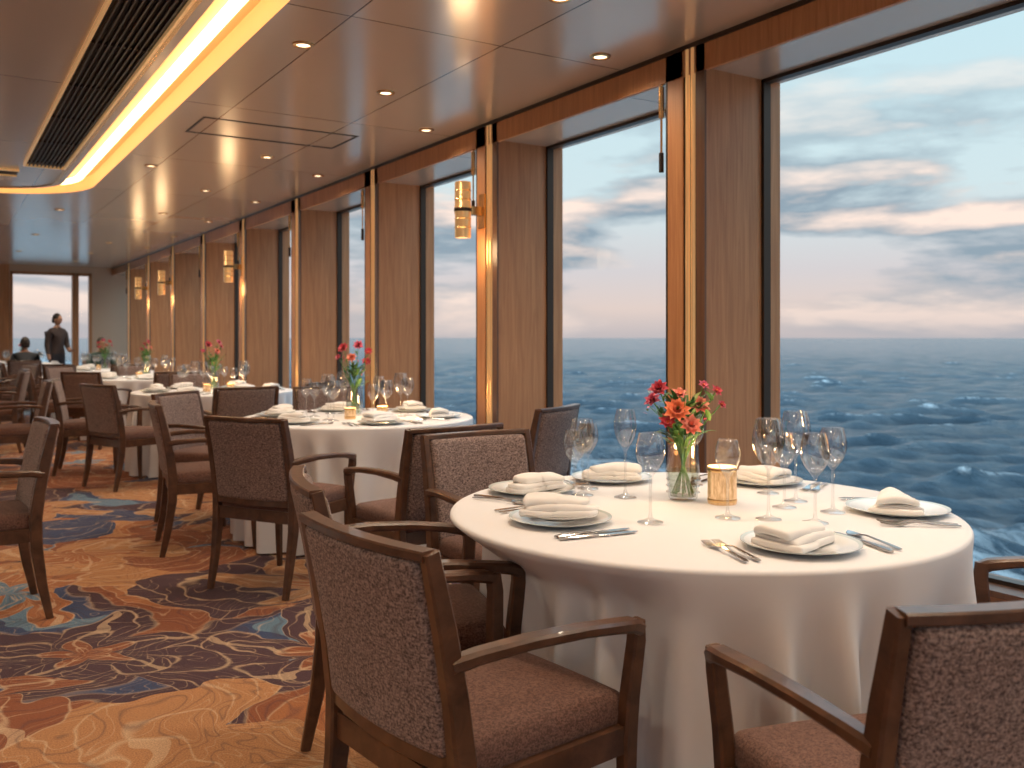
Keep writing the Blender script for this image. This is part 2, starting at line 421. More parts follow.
cb.box(WX, GX+0.12, 0.13, 0.137, 0, HZ, 'bronze')
cme = cb.mesh('column', True, 30)
for y in colY: obj('trim_column', cme, (0, y, 0))
rb = MB(); rb.tube([(WX-0.02, 0.17, HZ-0.02), (WX-0.02, 0.17, 2.17)], 0.006, 'brass')
rb.tube([(WX-0.02, 0.17, 2.22), (WX-0.02, 0.17, 2.12)], 0.013, 'bronze', 10)
rb.tube([(WX-0.02, 0.17, 2.56), (WX-0.02, 0.17, 2.40)], 0.015, 'brass', 10)
rb.tube([(WX+0.02, 0.17, HZ), (WX-0.02, 0.17, HZ-0.02)], 0.006, 'brass')
rme = rb.mesh('rod')
for y in colY: obj('blind_pull_rod', rme, (0, y, 0))
for i in range(len(colY)):
    y0 = colY[i]+0.13; y1 = (colY[i+1] if i+1 < len(colY) else YF)-0.13
    if y1-y0 < 0.3: continue
    b = MB(); b.add([(GX, y0, 0.285), (GX, y1, 0.285), (GX, y1, HZ), (GX, y0, HZ)], [(0, 1, 2, 3)], 'pane')
    t = 0.018
    b.box(GX-0.02, GX+0.03, y0, y0+t, 0.285, HZ, 'bronze'); b.box(GX-0.02, GX+0.03, y1-t, y1, 0.285, HZ, 'bronze')
    b.box(GX-0.02, GX+0.03, y0, y1, 0.285, 0.285+t, 'bronze'); b.box(GX-0.02, GX+0.03, y0, y1, HZ-t, HZ, 'bronze')
    obj('window_%d' % (i+1), b.mesh('win', False))
def endwall(name, y, opens, z0, z1, th):
    b = MB(); x = XL
    ya, yb = min(y, y+th), max(y, y+th)
    for (a, c) in opens:
        b.box(x, a, ya, yb, 0, CZ, 'wall'); b.box(a, c, ya, yb, 0, z0, 'wall'); b.box(a, c, ya, yb, z1, CZ, 'wall')
        x = c
    b.box(x, GX+0.12, ya, yb, 0, CZ+0.05, 'wall')
    obj(name, b.mesh(name, False))
    k = 0
    for (a, c) in opens:
        k += 1; b = MB(); ym = (ya+yb)/2; t = 0.05
        b.add([(a, ym, z0), (c, ym, z0), (c, ym, z1), (a, ym, z1)], [(0, 1, 2, 3)], 'pane')
        for (p, q, r_, s_) in ((a, a+t, z0, z1), (c-t, c, z0, z1), (a, c, z0, z0+t), (a, c, z1-t, z1)):
            b.box(p, q, ya-0.02, yb+0.02, r_, s_, 'panelwood')
        obj('window_%s%d' % ('far_' if th > 0 else 'back_fill_', k), b.mesh('w', False))
endwall('wall_far', YF, [(-6.5, -4.3), (-4.1, -1.6), (-1.4, 1.0), (1.27, 2.46), (2.48, 2.78)], 0.5, 2.60, 0.15)
endwall('wall_back', YB, [(-6.5, -4.6), (-4.4, -2.4), (-2.2, -0.2), (0.0, 2.6)], 0.25, 2.58, -0.15)  # windows behind the camera, added to let in soft sky fill
boxobj('trim_far', 1.02, 1.25, YF-0.06, YF, 0, CZ, 'panelwood')

# ------------------------------------------------------------------ lights
db = MB(); db.lathe([(0.001, -0.004), (0.034, -0.004)], 'lampface', 20); db.lathe([(0.034, -0.002), (0.036, -0.010), (0.052, -0.008), (0.055, 0.0)], 'brass', 20)
dme = db.mesh('downlight')
spots = []
for y in (-1.2, 1.3, 3.2, 5.0, 7.3, 9.3, 11.3, 13.3, 15.3, 17.3, 19.3): spots.append((2.27, y, 46))
for y in (0.9, 3.76, 5.75, 7.9, 9.8, 11.8, 13.8, 15.8): spots.append((2.92, y, 36))
for y in (11.6, 14.6, 17.6): spots.append((1.2, y, 72))
for y in (0.0, 2.0, 4.4, 8.2): spots.append((1.55, y, 46))
for y in (0.5, 3.0, 6.0, 9.0): spots.append((-1.5, y, 110))  # unseen lamps on the left, added as fill light
def lamp(name, typ, loc, en, col, **kw):
    L = bpy.data.lights.new(name, typ); L.energy = en; L.color = col
    for k, v in kw.items(): setattr(L, k, v)
    o = bpy.data.objects.new(name, L); COL.objects.link(o); o.location = loc; return o
for (x, y, e) in spots:
    z = CZ+0.01 if (x < 0.9 and y < 10.2) else CZ
    d = obj('ceiling_downlight', dme, (x, y, z))
    s = lamp('downlight_beam', 'SPOT', (0, 0, -0.03), e, (1.0, 0.80, 0.58), spot_size=math.radians(150), spot_blend=1.0, shadow_soft_size=0.08)
    s.parent = d

sb = MB()
sb.lathe([(0.0, -0.19), (0.052, -0.19), (0.055, -0.18), (0.055, -0.03), (0.058, -0.025), (0.058, 0.025), (0.055, 0.03), (0.055, 0.18), (0.052, 0.19)], 'brassglow', 28)
sb.lathe([(0.052, 0.185), (0.001, 0.185)], 'lampface', 28)
for zz in (-0.12, -0.06, 0.07, 0.13): sb.lathe([(0.0555, zz-0.003), (0.0585, zz), (0.0555, zz+0.003)], 'brass', 28)
sb.lathe([(0.0585, -0.012), (0.060, -0.010), (0.060, 0.010), (0.0585, 0.012)], 'bronze', 28)
sb.box(0.04, 0.155, -0.02, 0.02, -0.03, 0.03, 'brass'); sb.box(0.145, 0.158, -0.04, 0.04, -0.12, 0.12, 'brass')
sme = sb.mesh('sconce')
for k in (4, 7, 9, 10):
    o = obj('wall_sconce', sme, (WX-0.17, colY[k]+0.05, 2.13))
    l = lamp('sconce_glow', 'POINT', (0, 0, -0.27), 4, (1, 0.68, 0.36), shadow_soft_size=0.09); l.parent = o

# ------------------------------------------------------------------ chair
def chair_mesh():
    b = MB(); W = 0.242
    post = [(-0.285, 0.0), (-0.252, 0.16), (-0.230, 0.32), (-0.226, 0.45), (-0.242, 0.58), (-0.268, 0.72), (-0.302, 0.872)]
    for s in (-1, 1):
        b.sweep([(x, s*(W-0.004*(z < 0.3)), z) for x, z in post], [0.026, 0.032, 0.036, 0.037, 0.034, 0.032, 0.027], [0.03, 0.042, 0.050, 0.052, 0.048, 0.043, 0.034], 'walnut', cham=0.3)
        arm = [(-0.256, s*0.244, 0.652), (-0.20, s*0.254, 0.662), (-0.08, s*0.266, 0.668), (0.06, s*0.270, 0.662), (0.16, s*0.267, 0.650), (0.218, s*0.261, 0.640), (0.243, s*0.258, 0.628)]
        b.sweep(arm, [0.032, 0.039, 0.044, 0.047, 0.047, 0.044, 0.036], [0.034, 0.029, 0.025, 0.024, 0.026, 0.032, 0.034], 'walnut', cham=0.5)
        leg = [(0.238, s*0.256, 0.645), (0.242, s*0.252, 0.60), (0.232, s*0.242, 0.48), (0.228, s*0.236, 0.38), (0.231, s*0.233, 0.15), (0.238, s*0.235, 0.0)]
        b.sweep(leg, [0.032, 0.032, 0.034, 0.036, 0.030, 0.024], [0.034, 0.038, 0.040, 0.042, 0.032, 0.025], 'walnut', cham=0.3)
        b.box(-0.22, 0.222, s*0.236-0.012, s*0.236+0.012, 0.355, 0.415, 'walnut')
    b.box(0.212, 0.238, -0.228, 0.228, 0.355, 0.415, 'walnut')
    b.box(-0.24, -0.216, -0.228, 0.228, 0.355, 0.415, 'walnut')
    def crown(p):
        k = max(0, 1-(p.x/0.25)**2)*max(0, 1-(p.y/0.24)**2)
        return (p.x, p.y, p.z+(0.022*k if p.z > 0 else 0))
    b.rbox(0.244, 0.228, 0.041, 0.032, 'seatfab', Matrix.Translation((0.006, 0, 0.437)), 4, 6, crown)
    zs = [q[1] for q in post]; xs = [q[0] for q in post]
    def backdef(p):
        z = p.z+0.66; x = float(np.interp(z, zs, xs))
        return (x-0.028*(1-(p.y/0.25)**2)+p.x+0.006, p.y, z)
    b.rbox(0.030, 0.225, 0.198, 0.022, 'backfab', None, 3, 8, backdef)
    for z, hgt in ((0.866, 0.020), (0.455, 0.045)):
        x = float(np.interp(z, zs, xs))
        b.sweep([(x-0.028*(1-(y/0.25)**2), y, z) for y in np.linspace(-0.242, 0.242, 9)], hgt, 0.042 if z > 0.8 else 0.030, 'walnut', up=Vector((0, 0, 1)), cham=0.35)
    return b.mesh('dining_chair', True, 35)
CH = chair_mesh()
chairs = [(1.04, 1.78, 7), (1.18, 2.41, -14), (1.90, 2.98, -90), (1.93, 3.86, 95), (1.54, 4.65, 32), (1.42, 5.72, -8),
          (1.50, 1.03, 72.5), (2.38, 1.10, 125), (2.86, 4.52, 118), (0.14, 4.82, 183),
          (1.42, 8.38, 22), (2.10, 7.55, 88), (2.78, 7.95, 118), (1.65, 6.55, -48), (2.55, 6.65, -105),
          (1.24, 9.45, -12), (1.6, 11.55, 45), (2.4, 10.2, -95), (2.35, 11.15, 88), (1.25, 12.5, 0), (1.6, 13.4, -50), (2.4, 13.6, -92),
          (1.7, 14.9, 50), (2.4, 14.5, 88), (1.16, 15.9, 0), (0.55, 9.2, 178), (0.62, 12.6, 185), (0.55, 11.6, 170), (2.4, 17.0, -90), (0.9, 14.9, 200), (1.3, 17.75, 85)]
for (x, y, r) in chairs: obj('dining_chair', CH, (x, y, 0), math.radians(r))

# ------------------------------------------------------------------ tables
def table_mesh(name, R, dents, ph):
    b = MB(); seg = 440; rows = []
    for r in (0.001, 0.2, 0.4, 0.6, R-0.02): rows.append(('t', r, 0.75))
    for i in range(1, 6):
        a = pi/2*i/5; rows.append(('t', R-0.012+0.012*math.sin(a), 0.75-0.012*(1-math.cos(a))))
    for i in range(1, 33): rows.append(('d', R, 0.738-(0.738-0.012)*i/32))
    vs = []
    for (k, r, z) in rows:
        for j in range(seg):
            t = 2*pi*j/seg; rr_ = r
            if k == 'd':
                s = (0.738-z)/0.726
                p = 21*t+1.5*math.sin(3*t+ph)+1.0*math.sin(7*t+ph*2)+ph+0.5*s*math.sin(4*t+ph)
                w = (0.5+0.5*math.cos(p))**1.25
                amp = 0.125*(0.80+0.15*math.sin(2*t+ph*1.7)+0.25*math.sin(9*t+ph))
                g = min(1, s*2.4)
                g = g*g*(3-2*g)*0.65+0.35*s
                rr_ = R-0.070*g+amp*w*g+0.007*math.sin(37*t+ph+4*s)*s
                for (ang, dep) in dents:
                    d = (t-math.radians(ang)+pi) % (2*pi)-pi
                    e = math.exp(-(abs(d)/0.42)**4)*dep*min(1, max(0, (0.735-z)/0.10))
                    rr_ -= e
            vs.append((rr_*math.cos(t), rr_*math.sin(t), z))
    n = len(rows)
    fs = [(i*seg+j, i*seg+(j+1) % seg, (i+1)*seg+(j+1) % seg, (i+1)*seg+j) for i in range(n-1) for j in range(seg)]
    b.add(vs, fs, 'linen')
    b.lathe([(0.0, 0.06), (0.28, 0.03), (0.30, 0.0)], 'walnut', 24); b.lathe([(0.05, 0.05), (0.05, 0.70), (0.3, 0.72), (0.6, 0.73), (0.6, 0.745)], 'walnut', 24)
    return b.mesh(name, True, 80)
T1 = (1.955, 2.04)
tables = [T1, (2.32, 5.55), (2.28, 9.0), (2.28, 12.4), (2.28, 15.8), (-0.75, 4.8), (-0.4, 9.2), (-0.35, 12.2), (0.1, 15.9), (1.35, 18.8)]
obj('dining_table', table_mesh('t1', 0.75, [(197, 0.13), (155, 0.15), (94, 0.13)], 0.4), (*T1, 0))
TM = table_mesh('t2', 0.75, [], 1.9)
for i, (x, y) in enumerate(tables[1:]): obj('dining_table', TM, (x, y, 0), 0.7*i)

# ------------------------------------------------------------------ tableware
TZ = 0.7515
def plate_mesh(R, rim=True):
    b = MB()
    b.lathe([(0.001, 0.005), (R*0.60, 0.005), (R*0.66, 0.008), (R*0.93, 0.015)], 'china', 48)
    b.lathe([(R*0.93, 0.015), (R, 0.0175), (R*1.0, 0.0155), (R*0.96, 0.0135)], 'chinarim' if rim else 'china', 48)
    b.lathe([(R*0.96, 0.0135), (R*0.62, 0.001), (R*0.58, 0.0), (R*0.001, 0.001)], 'china', 48)
    return b.mesh('plate', True, 50)
PL = plate_mesh(0.145); PS = plate_mesh(0.108, False)
def napkin_mesh(seed):
    b = MB(); rnd = random.Random(seed); a0 = rnd.uniform(-.05, .05)
    for i in range(3):
        hx = 0.108-0.007*i; hy = 0.058-0.006*i; ph = rnd.random()*6
        def df(p, i=i, ph=ph, hx=hx, hy=hy):
            taper = 1-0.30*(p.x/0.1)
            droop = 0.007*(p.x/hx)**2+0.010*(abs(p.y)/hy)**2.5*(i > 0)
            z = p.z + (0.004*math.sin(p.x*26+ph)+0.0015*math.sin(p.y*90+p.x*40+ph))*(1 if p.z > 0 else 0.2)*(0.5 if i == 0 else 1)
            if i == 2: z += 0.006*math.cos(p.y/hy*1.4)
            return (p.x+0.02*(p.y/hy)*(p.y/hy)*(-1 if p.x > 0 else 0.4), p.y*taper, z - droop*0.5*(i/2))
        T = Matrix.Translation((0.006*i*(1 if i % 2 else -1), 0.004*i, 0.010+0.0150*i)) @ Matrix.Rotation(a0*i+rnd.uniform(-0.06, 0.06), 4, 'Z')
        b.rbox(hx, hy, 0.0092, 0.009, 'napkin', T, 4, 12, df)
    return b.mesh('napkin', True, 70)
NP = [napkin_mesh(i) for i in range(4)]
def fork_mesh():
    b = MB()
    p = [(-0.105, 0, 0.004), (-0.09, 0, 0.0045), (-0.04, 0, 0.007), (0.01, 0, 0.011), (0.035, 0, 0.008), (0.05, 0, 0.004), (0.06, 0, 0.003)]
    b.sweep(p, [0.010, 0.014, 0.010, 0.006, 0.012, 0.023, 0.024], [0.003]*7, 'steel')
    for k in range(4):
        y = -0.0095+0.0063*k
        b.sweep([(0.058, y, 0.003), (0.08, y, 0.004), (0.105, y*0.95, 0.008)], [0.0042, 0.0038, 0.0018], 0.0022, 'steel')
    return b.mesh('fork')
def knife_mesh():
    b = MB()
    b.sweep([(-0.115, 0, 0.004), (-0.10, 0, 0.004), (-0.02, 0, 0.004), (-0.005, 0, 0.004)], [0.012, 0.017, 0.013, 0.010], [0.006, 0.007, 0.007, 0.005], 'steel', cham=0.5)
    b.sweep([(-0.005, 0, 0.004), (0.01, 0.001, 0.003), (0.06, 0.002, 0.003), (0.10, 0.003, 0.003), (0.118, 0.007, 0.003)], [0.012, 0.018, 0.021, 0.016, 0.003], [0.002]*5, 'steel')
    return b.mesh('knife')
def spoon_mesh():
    b = MB()
    b.sweep([(-0.10, 0, 0.004), (-0.085, 0, 0.0045), (-0.03, 0, 0.008), (0.03, 0, 0.011), (0.05, 0, 0.008)], [0.009, 0.013, 0.009, 0.005, 0.008], 0.003, 'steel')
    b.sweep([(0.048, 0, 0.008), (0.058, 0, 0.005), (0.078, 0, 0.003), (0.095, 0, 0.005), (0.103, 0, 0.008)], [0.008, 0.026, 0.036, 0.026, 0.006], 0.003, 'steel')
    return b.mesh('spoon')
FK, KN, SP = fork_mesh(), knife_mesh(), spoon_mesh()
def glass_mesh(H, R, bowl, wine=True):
    b = MB(); s = H-bowl
    prof = [(0.001, 0.004), (0.034, 0.0015), (0.036, 0.0), (0.036, 0.003), (0.020, 0.007), (0.006, 0.014), (0.0040, 0.03), (0.0036, s*0.6), (0.0045, s-0.010), (0.010, s-0.001)]
    out = []
    for i in range(1, 15):
        t = i/14
        r = R*math.sin(min(1, t*1.55+0.13)*pi/2)**0.85 if t < 0.56 else R*(1-0.24*((t-0.56)/0.44)**1.5)
        out.append((max(r, 0.01), s+bowl*t))
    prof += out
    b.lathe(prof, 'glass', 28)
    inn = [(r-0.0011, z+0.0006 if i else z+0.003) for i, (r, z) in enumerate(out)][::-1]
    b.lathe([(out[-1][0], out[-1][1]), (out[-1][0]-0.0006, out[-1][1]+0.0008)]+inn+[(0.001, s+0.004)], 'glass', 28)
    return b.mesh('glass', True, 60)
GL = {'big': glass_mesh(0.285, 0.046, 0.135), 'mid': glass_mesh(0.25, 0.041, 0.115), 'sm': glass_mesh(0.225, 0.036, 0.10), 'flute': glass_mesh(0.285, 0.036, 0.125)}
def setting(cx, cy, ang, r, z=TZ, k=0, small=True, cut=True, plate=True, nrot=0.0, glasses=()):
    u = Vector((math.cos(ang), math.sin(ang), 0)); lf = Vector((u.y, -u.x, 0)); c = Vector((cx, cy, z))+u*r
    obj('dinner_plate', PL, c, ang)
    zz = z+0.0065
    if small: obj('side_plate', PS, c+Vector((0, 0, 0.0125)), ang); zz += 0.0125
    obj('napkin', NP[k % 4], (c.x, c.y, zz), ang+nrot)
    if cut:
        for d, me, nm in ((0.178, FK, 'fork'), (0.208, FK, 'fork'), (-0.180, KN, 'knife'), (-0.212, SP if k % 2 else KN, 'spoon' if k % 2 else 'knife')):
            p = c+lf*d
            if (Vector((p.x, p.y, 0))-Vector((cx, cy, 0))).length > 0.66: p = p-u*0.06
            obj(nm, me, (p.x, p.y, z), ang+pi+random.uniform(-.06, .06))
    for (a, d, g) in glasses:
        p = c+lf*a-u*d; obj('wine_glass', GL[g], (p.x, p.y, z))
def S(px, py, k, **kw):
    dx, dy = px-T1[0], py-T1[1]; setting(T1[0], T1[1], math.atan2(dy, dx), math.hypot(dx, dy), k=k, **kw)
S(1.484, 2.094, 0, nrot=2.4); S(1.803, 1.521, 1, small=False, nrot=1.9); S(2.41, 1.675, 2, small=False, nrot=1.3)
S(1.69, 2.55, 3, small=False, nrot=1.4); S(2.07, 2.60, 0, small=False, nrot=1.2, cut=False); S(2.48, 2.27, 1, small=False, nrot=1.3)
for (x, y, g) in ((1.79, 2.40, 'mid'), (1.882, 2.293, 'flute'), (1.688, 1.947, 'mid'), (2.0, 1.80, 'big'), (2.07, 1.695, 'mid'), (2.24, 1.77, 'mid'), (1.915, 1.875, 'sm'), (1.88, 2.49, 'sm'), (2.33, 2.10, 'mid'), (2.24, 2.36, 'mid'), (2.18, 1.90, 'sm'), (1.70, 2.32, 'sm'), (2.29, 1.95, 'big')):
    obj('wine_glass', GL[g], (x, y, TZ))
for ti, (tx, ty) in enumerate(tables[1:]):
    for i in range(6):
        a = 0.4+ti*0.5+i*pi/3
        setting(tx, ty, a, 0.53, k=i, small=(i % 2 == 0), cut=(ti < 3), nrot=1.0+0.2*i, glasses=((-0.10, 0.22, 'mid'), (-0.02, 0.25, 'big' if i % 2 else 'sm')))

# bouquet
def petal(b, base, dirv, upv, L, Wd, curl, mat):
    d = dirv.normalized(); s = d.cross(upv).normalized(); up = s.cross(d)
    vs = []; n = 5
    for i in range(n+1):
        t = i/n; w = Wd*math.sin(pi*(0.12+0.88*t)**0.8)*0.5 if t < 1 else 0.0005
        c = base+d*(L*t)+up*(curl*L*math.sin(t*pi*0.6))-up*(0.35*abs(curl)*L*t*t)
        vs += [c-s*w, c-up*w*0.25, c+s*w]
    fs = []
    for i in range(n):
        for j in range(2): fs.append((i*3+j, i*3+j+1, (i+1)*3+j+1, (i+1)*3+j))
    b.add(vs, fs, mat)
def bloom(b, c, nrm, R, n, layers, mat, rnd, eye='orange'):
    nrm = nrm.normalized(); a = nrm.orthogonal().normalized(); q = nrm.cross(a)
    for l in range(layers):
        tilt = 0.15+0.45*l
        for i in range(n):
            th = 2*pi*(i+0.5*l)/n+rnd.uniform(-.1, .1)
            d = (a*math.cos(th)+q*math.sin(th))*math.cos(tilt)+nrm*math.sin(tilt)
            petal(b, c, d, nrm, R*(1-0.18*l)*rnd.uniform(.9, 1.1), R*0.62, 0.25, mat)
    rot = nrm.to_track_quat('Z', 'Y').to_matrix().to_4x4()
    b.lathe([(0.001, 0.010), (R*0.12, 0.009), (R*0.2, 0.004), (R*0.2, 0.0)], eye, 10, Matrix.Translation(c) @ rot)
def bouquet_mesh(name, flowers, seed, vh=0.175, vr=0.052, leaves=26):
    b = MB(); rnd = random.Random(seed)
    rf = lambda a, z: 1+0.012*math.cos(a*16)
    b.lathe([(0.001, 0.004), (vr*0.80, 0.002), (vr*0.86, 0.006), (vr*0.98, 0.06), (vr, 0.10), (vr*0.90, vh*0.85), (vr*0.92, vh)], 'glass', 48, None, rf)
    b.lathe([(vr*0.92, vh), (vr*0.86, vh), (vr*0.84, vh*0.85), (vr*0.93, 0.10), (vr*0.90, 0.06), (vr*0.78, 0.012), (0.001, 0.011)], 'glass', 32)
    b.lathe([(0.001, 0.0125), (vr*0.76, 0.013), (vr*0.88, 0.06), (vr*0.90, 0.095), (0.001, 0.096)], 'water', 32)
    for zz in (0.025, 0.045, 0.065): b.lathe([(vr*0.93, zz-0.004), (vr*1.03, zz), (vr*0.95, zz+0.004)], 'glass', 32, None, rf)
    for (r, w, z, R, n, l, mat) in flowers:
        c = Vector((0.845*r+0.5345*w, -0.5345*r+0.845*w, z)); base = Vector((-c.x*0.35+rnd.uniform(-.012, .012), -c.y*0.35+rnd.uniform(-.012, .012), 0.02))
        nk = Vector((c.x*0.22, c.y*0.22, vh)); mid = nk.lerp(c, 0.55)+Vector((0, 0, 0.012))
        b.tube([base, nk, mid, c], [0.0028, 0.0026, 0.0022, 0.002], 'stem', 6)
        nrm = Vector((c.x*4-0.35, c.y*4-0.55, 0.62))
        bloom(b, c, nrm, R, n, l, mat, rnd, 'orange' if mat != 'orange' else 'red')
        for k in range(3):
            p = nk.lerp(c, rnd.uniform(.25, .9)); th = rnd.random()*6.28
            petal(b, p, Vector((math.cos(th), math.sin(th), rnd.uniform(.1, .9))), Vector((0, 0, 1)), rnd.uniform(.035, .06), 0.018, 0.3, 'leaf')
    for k in range(leaves):
        th = rnd.random()*6.28; rr_ = rnd.uniform(.02, .085); z = vh+rnd.uniform(-.005, .13)
        p = Vector((rr_*0.6*math.cos(th), rr_*0.6*math.sin(th), z))
        petal(b, p, Vector((math.cos(th), math.sin(th), rnd.uniform(-.1, 1.0))), Vector((0, 0, 1)), rnd.uniform(.04, .075), 0.020, 0.3, 'leaf')
    for k in range(9):
        th = rnd.random()*6.28; e = Vector((rnd.uniform(.05, .13)*math.cos(th), rnd.uniform(.05, .13)*math.sin(th), vh+rnd.uniform(.09, .2)))
        b.tube([(0, 0, vh-0.03), e*0.5+Vector((0, 0, vh*0.55)), e], [0.0015, 0.0012, 0.001], 'stem', 5)
        for q in range(4):
            dd = Vector((rnd.uniform(-1, 1), rnd.uniform(-1, 1), rnd.uniform(0, 1.2))); petal(b, e-Vector((0, 0, 0.01*q)), dd, Vector((0, 0, 1.01)), 0.014, 0.008, 0.2, rnd.choice(['red', 'pink', 'leaf']))
    for k in range(8):
        th = k*0.785; b.tube([(0.03*math.cos(th), 0.03*math.sin(th), 0.015), (-0.02*math.cos(th), -0.02*math.sin(th), vh)], 0.0022, 'stem', 5)
    return b.mesh(name, True, 60)
BQ = bouquet_mesh('bouquet', [(-0.075, 0.0, 0.350, 0.036, 7, 3, 'red'), (-0.092, 0.03, 0.312, 0.032, 6, 3, 'pink'), (-0.028, -0.05, 0.285, 0.046, 11, 3, 'orange'),
      (0.045, -0.02, 0.300, 0.038, 9, 3, 'coral'), (0.012, -0.065, 0.240, 0.040, 9, 3, 'coral'), (0.105, 0.0, 0.345, 0.024, 6, 2, 'red'), (0.070, 0.03, 0.362, 0.022, 6, 2, 'pink'),
      (-0.055, -0.04, 0.250, 0.030, 8, 2, 'red'), (0.0, 0.06, 0.33, 0.03, 7, 2, 'coral'), (0.125, 0.02, 0.300, 0.02, 6, 2, 'red')], 3, leaves=80)
obj('flower_vase', BQ, (2.016, 2.168, TZ))
BQ2 = bouquet_mesh('bouquet2', [(-0.07, 0.0, 0.44, 0.045, 8, 3, 'red'), (0.03, -0.03, 0.46, 0.040, 8, 3, 'pink'), (-0.01, -0.05, 0.38, 0.04, 8, 3, 'coral'), (0.09, 0.0, 0.42, 0.035, 7, 2, 'red'), (-0.11, 0.03, 0.38, 0.03, 6, 2, 'pink'), (0.07, 0.04, 0.35, 0.04, 7, 2, 'red')], 9, 0.19, 0.055, 60)
for i, (x, y) in enumerate(tables[1:]): obj('flower_vase', BQ2, (x+0.02, y+0.1, TZ), i*1.1)
def votive_mesh(h, r, solid=True):
    b = MB()
    b.lathe([(0.001, 0.001), (r*0.97, 0.0), (r, 0.004), (r, h)], 'votive', 36)
    b.lathe([(r, h), (r*0.93, h), (r*0.92, 0.012), (0.001, 0.011)], 'votive_in', 36)
    for zz in (0.012, h-0.010): b.lathe([(r, zz-0.005), (r*1.03, zz), (r, zz+0.005)], 'brass', 36)
    b.lathe([(r*0.86, 0.013), (r*0.86, h*0.72), (0.001, h*0.70)], 'wax', 24)
    b.lathe([(0.001, h*0.70), (0.005, h*0.76), (0.006, h*0.82), (0.003, h*0.92), (0.0005, h*1.02)], 'flame', 10)
    return b.mesh('votive')
def votmat():
    m, nt, ns, ls, b = newmat('mercury_glass')
    n = noise(nt, mapping(nt, (1, 1, 0.25)), 120, 3, 0.7)
    r = ramp(nt, [(0.35, (0.40, 0.26, 0.15)), (0.65, (0.80, 0.60, 0.42))]); ls.new(n.outputs[0], r.inputs[0]); ls.new(r.outputs[0], b.inputs['Base Color'])
    b.inputs['Metallic'].default_value = 0.85; b.inputs['Roughness'].default_value = 0.25
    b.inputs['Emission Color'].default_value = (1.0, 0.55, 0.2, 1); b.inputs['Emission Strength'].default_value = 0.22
    bump(nt, n.outputs[0], 0.3, 0.002, b)
    return m
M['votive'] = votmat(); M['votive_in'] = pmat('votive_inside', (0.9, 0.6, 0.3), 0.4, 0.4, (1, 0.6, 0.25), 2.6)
VM = votive_mesh(0.115, 0.045); VS = votive_mesh(0.07, 0.036)
o = obj('votive_candle', VM, (2.075, 2.055, TZ)); l = lamp('candle_glow', 'POINT', (0, 0, 0.15), 1.5, (1, .6, .25), shadow_soft_size=0.02); l.parent = o
for i, (x, y) in enumerate(tables[1:]):
    for (dx, dy) in ((-0.10, -0.12), (0.13, -0.1)):
        o = obj('votive_candle', VS, (x+dx, y+dy, TZ))
    if i < 3:
        l = lamp('candle_glow', 'POINT', (0, 0, 0.10), 2.8, (1, .6, .25), shadow_soft_size=0.03); l.parent = o

# ------------------------------------------------------------------ people
def person(loc, rz, joints, radii, edges, fingers, head, shirt, zbelt, neckz, sleeve, name, scl=1.0):
    root = bpy.data.objects.new(name, None); COL.objects.link(root); root.location = loc; root.rotation_euler = (0, 0, rz); root.scale = (scl,)*3
    me = bpy.data.meshes.new('body'); bm = bmesh.new(); sk = bm.verts.layers.skin.verify()
    bv = []
    for i, (p, r) in enumerate(zip(joints, radii)):
        v = bm.verts.new(p); v[sk].radius = r if isinstance(r, tuple) else (r, r); v[sk].use_root = (i == 0); bv.append(v)
    for a, c in edges: bm.edges.new((bv[a], bv[c]))
    bm.to_mesh(me); bm.free()
    o = bpy.data.objects.new('body', me); COL.objects.link(o)
    o.modifiers.new('Skin', 'SKIN'); sm = o.modifiers.new('Sub', 'SUBSURF'); sm.levels = 2; sm.render_levels = 2
    dg = bpy.context.evaluated_depsgraph_get(); ev = o.evaluated_get(dg)
    m2 = bpy.data.meshes.new_from_object(ev); o.modifiers.clear(); o.data = m2; o.parent = root
    m2.materials.clear()
    for k in (shirt, 'trousers', 'skin', 'black'): m2.materials.append(M[k])
    for pl in m2.polygons:
        c = pl.center; k = 0
        if zbelt(c): k = 1
        if c.z < 0.09: k = 3
        if c.z > neckz or sleeve(c): k = 2
        pl.material_index = k; pl.use_smooth = True
    b = MB()
    for ch in fingers: b.tube(ch, [0.010, 0.009, 0.0085, 0.006], 'skin', 8)
    H = Matrix.Translation(head[0]) @ Matrix.Rotation(head[1], 4, 'Z')
    n = 16; vs = []; prof = []
    for i in range(n+1):
        t = pi*i/n; z = -0.118*math.cos(t); r = math.sin(t)
        w = 0.076*r*(0.80+0.20*min(1, (z+0.118)/0.10)); prof.append((max(w, 0.0008), z))
    b.lathe([(r, z) for r, z in prof], 'skin', 24, H @ Matrix.Scale(1.18, 4, (1, 0, 0)))
    b.lathe([(0.004, 0.028), (0.011, 0.0), (0.014, -0.018), (0.004, -0.024)], 'skin', 8, H @ Matrix.Translation((0.088, 0, 0)))
    b.lathe([(0.001, -0.006), (0.02, 0), (0.001, 0.006)], 'red', 8, H @ Matrix.Translation((0.076, 0, -0.05)))
    for s in (-1, 1):
        b.lathe([(0.001, -0.008), (0.009, 0), (0.001, 0.008)], 'black', 8, H @ Matrix.Translation((0.078, s*0.030, 0.008)))
        b.lathe([(0.001, -0.03), (0.012, -0.01), (0.014, 0.015), (0.001, 0.03)], 'skin', 8, H @ Matrix.Translation((0.0, s*0.078, 0)))
    hp = [(max(r*1.10, 0.001), z*1.06+0.006) for r, z in prof if z > -0.01]
    b.lathe(hp, 'hair', 24, H @ Matrix.Translation((-0.014, 0, 0.006)) @ Matrix.Scale(1.12, 4, (1, 0, 0)))
    b.rbox(0.035, 0.070, 0.055, 0.03, 'hair', H @ Matrix.Translation((-0.060, 0, -0.015)))
    obj('head_and_hands', b.mesh('hh', True, 60), parent=root)
    return root
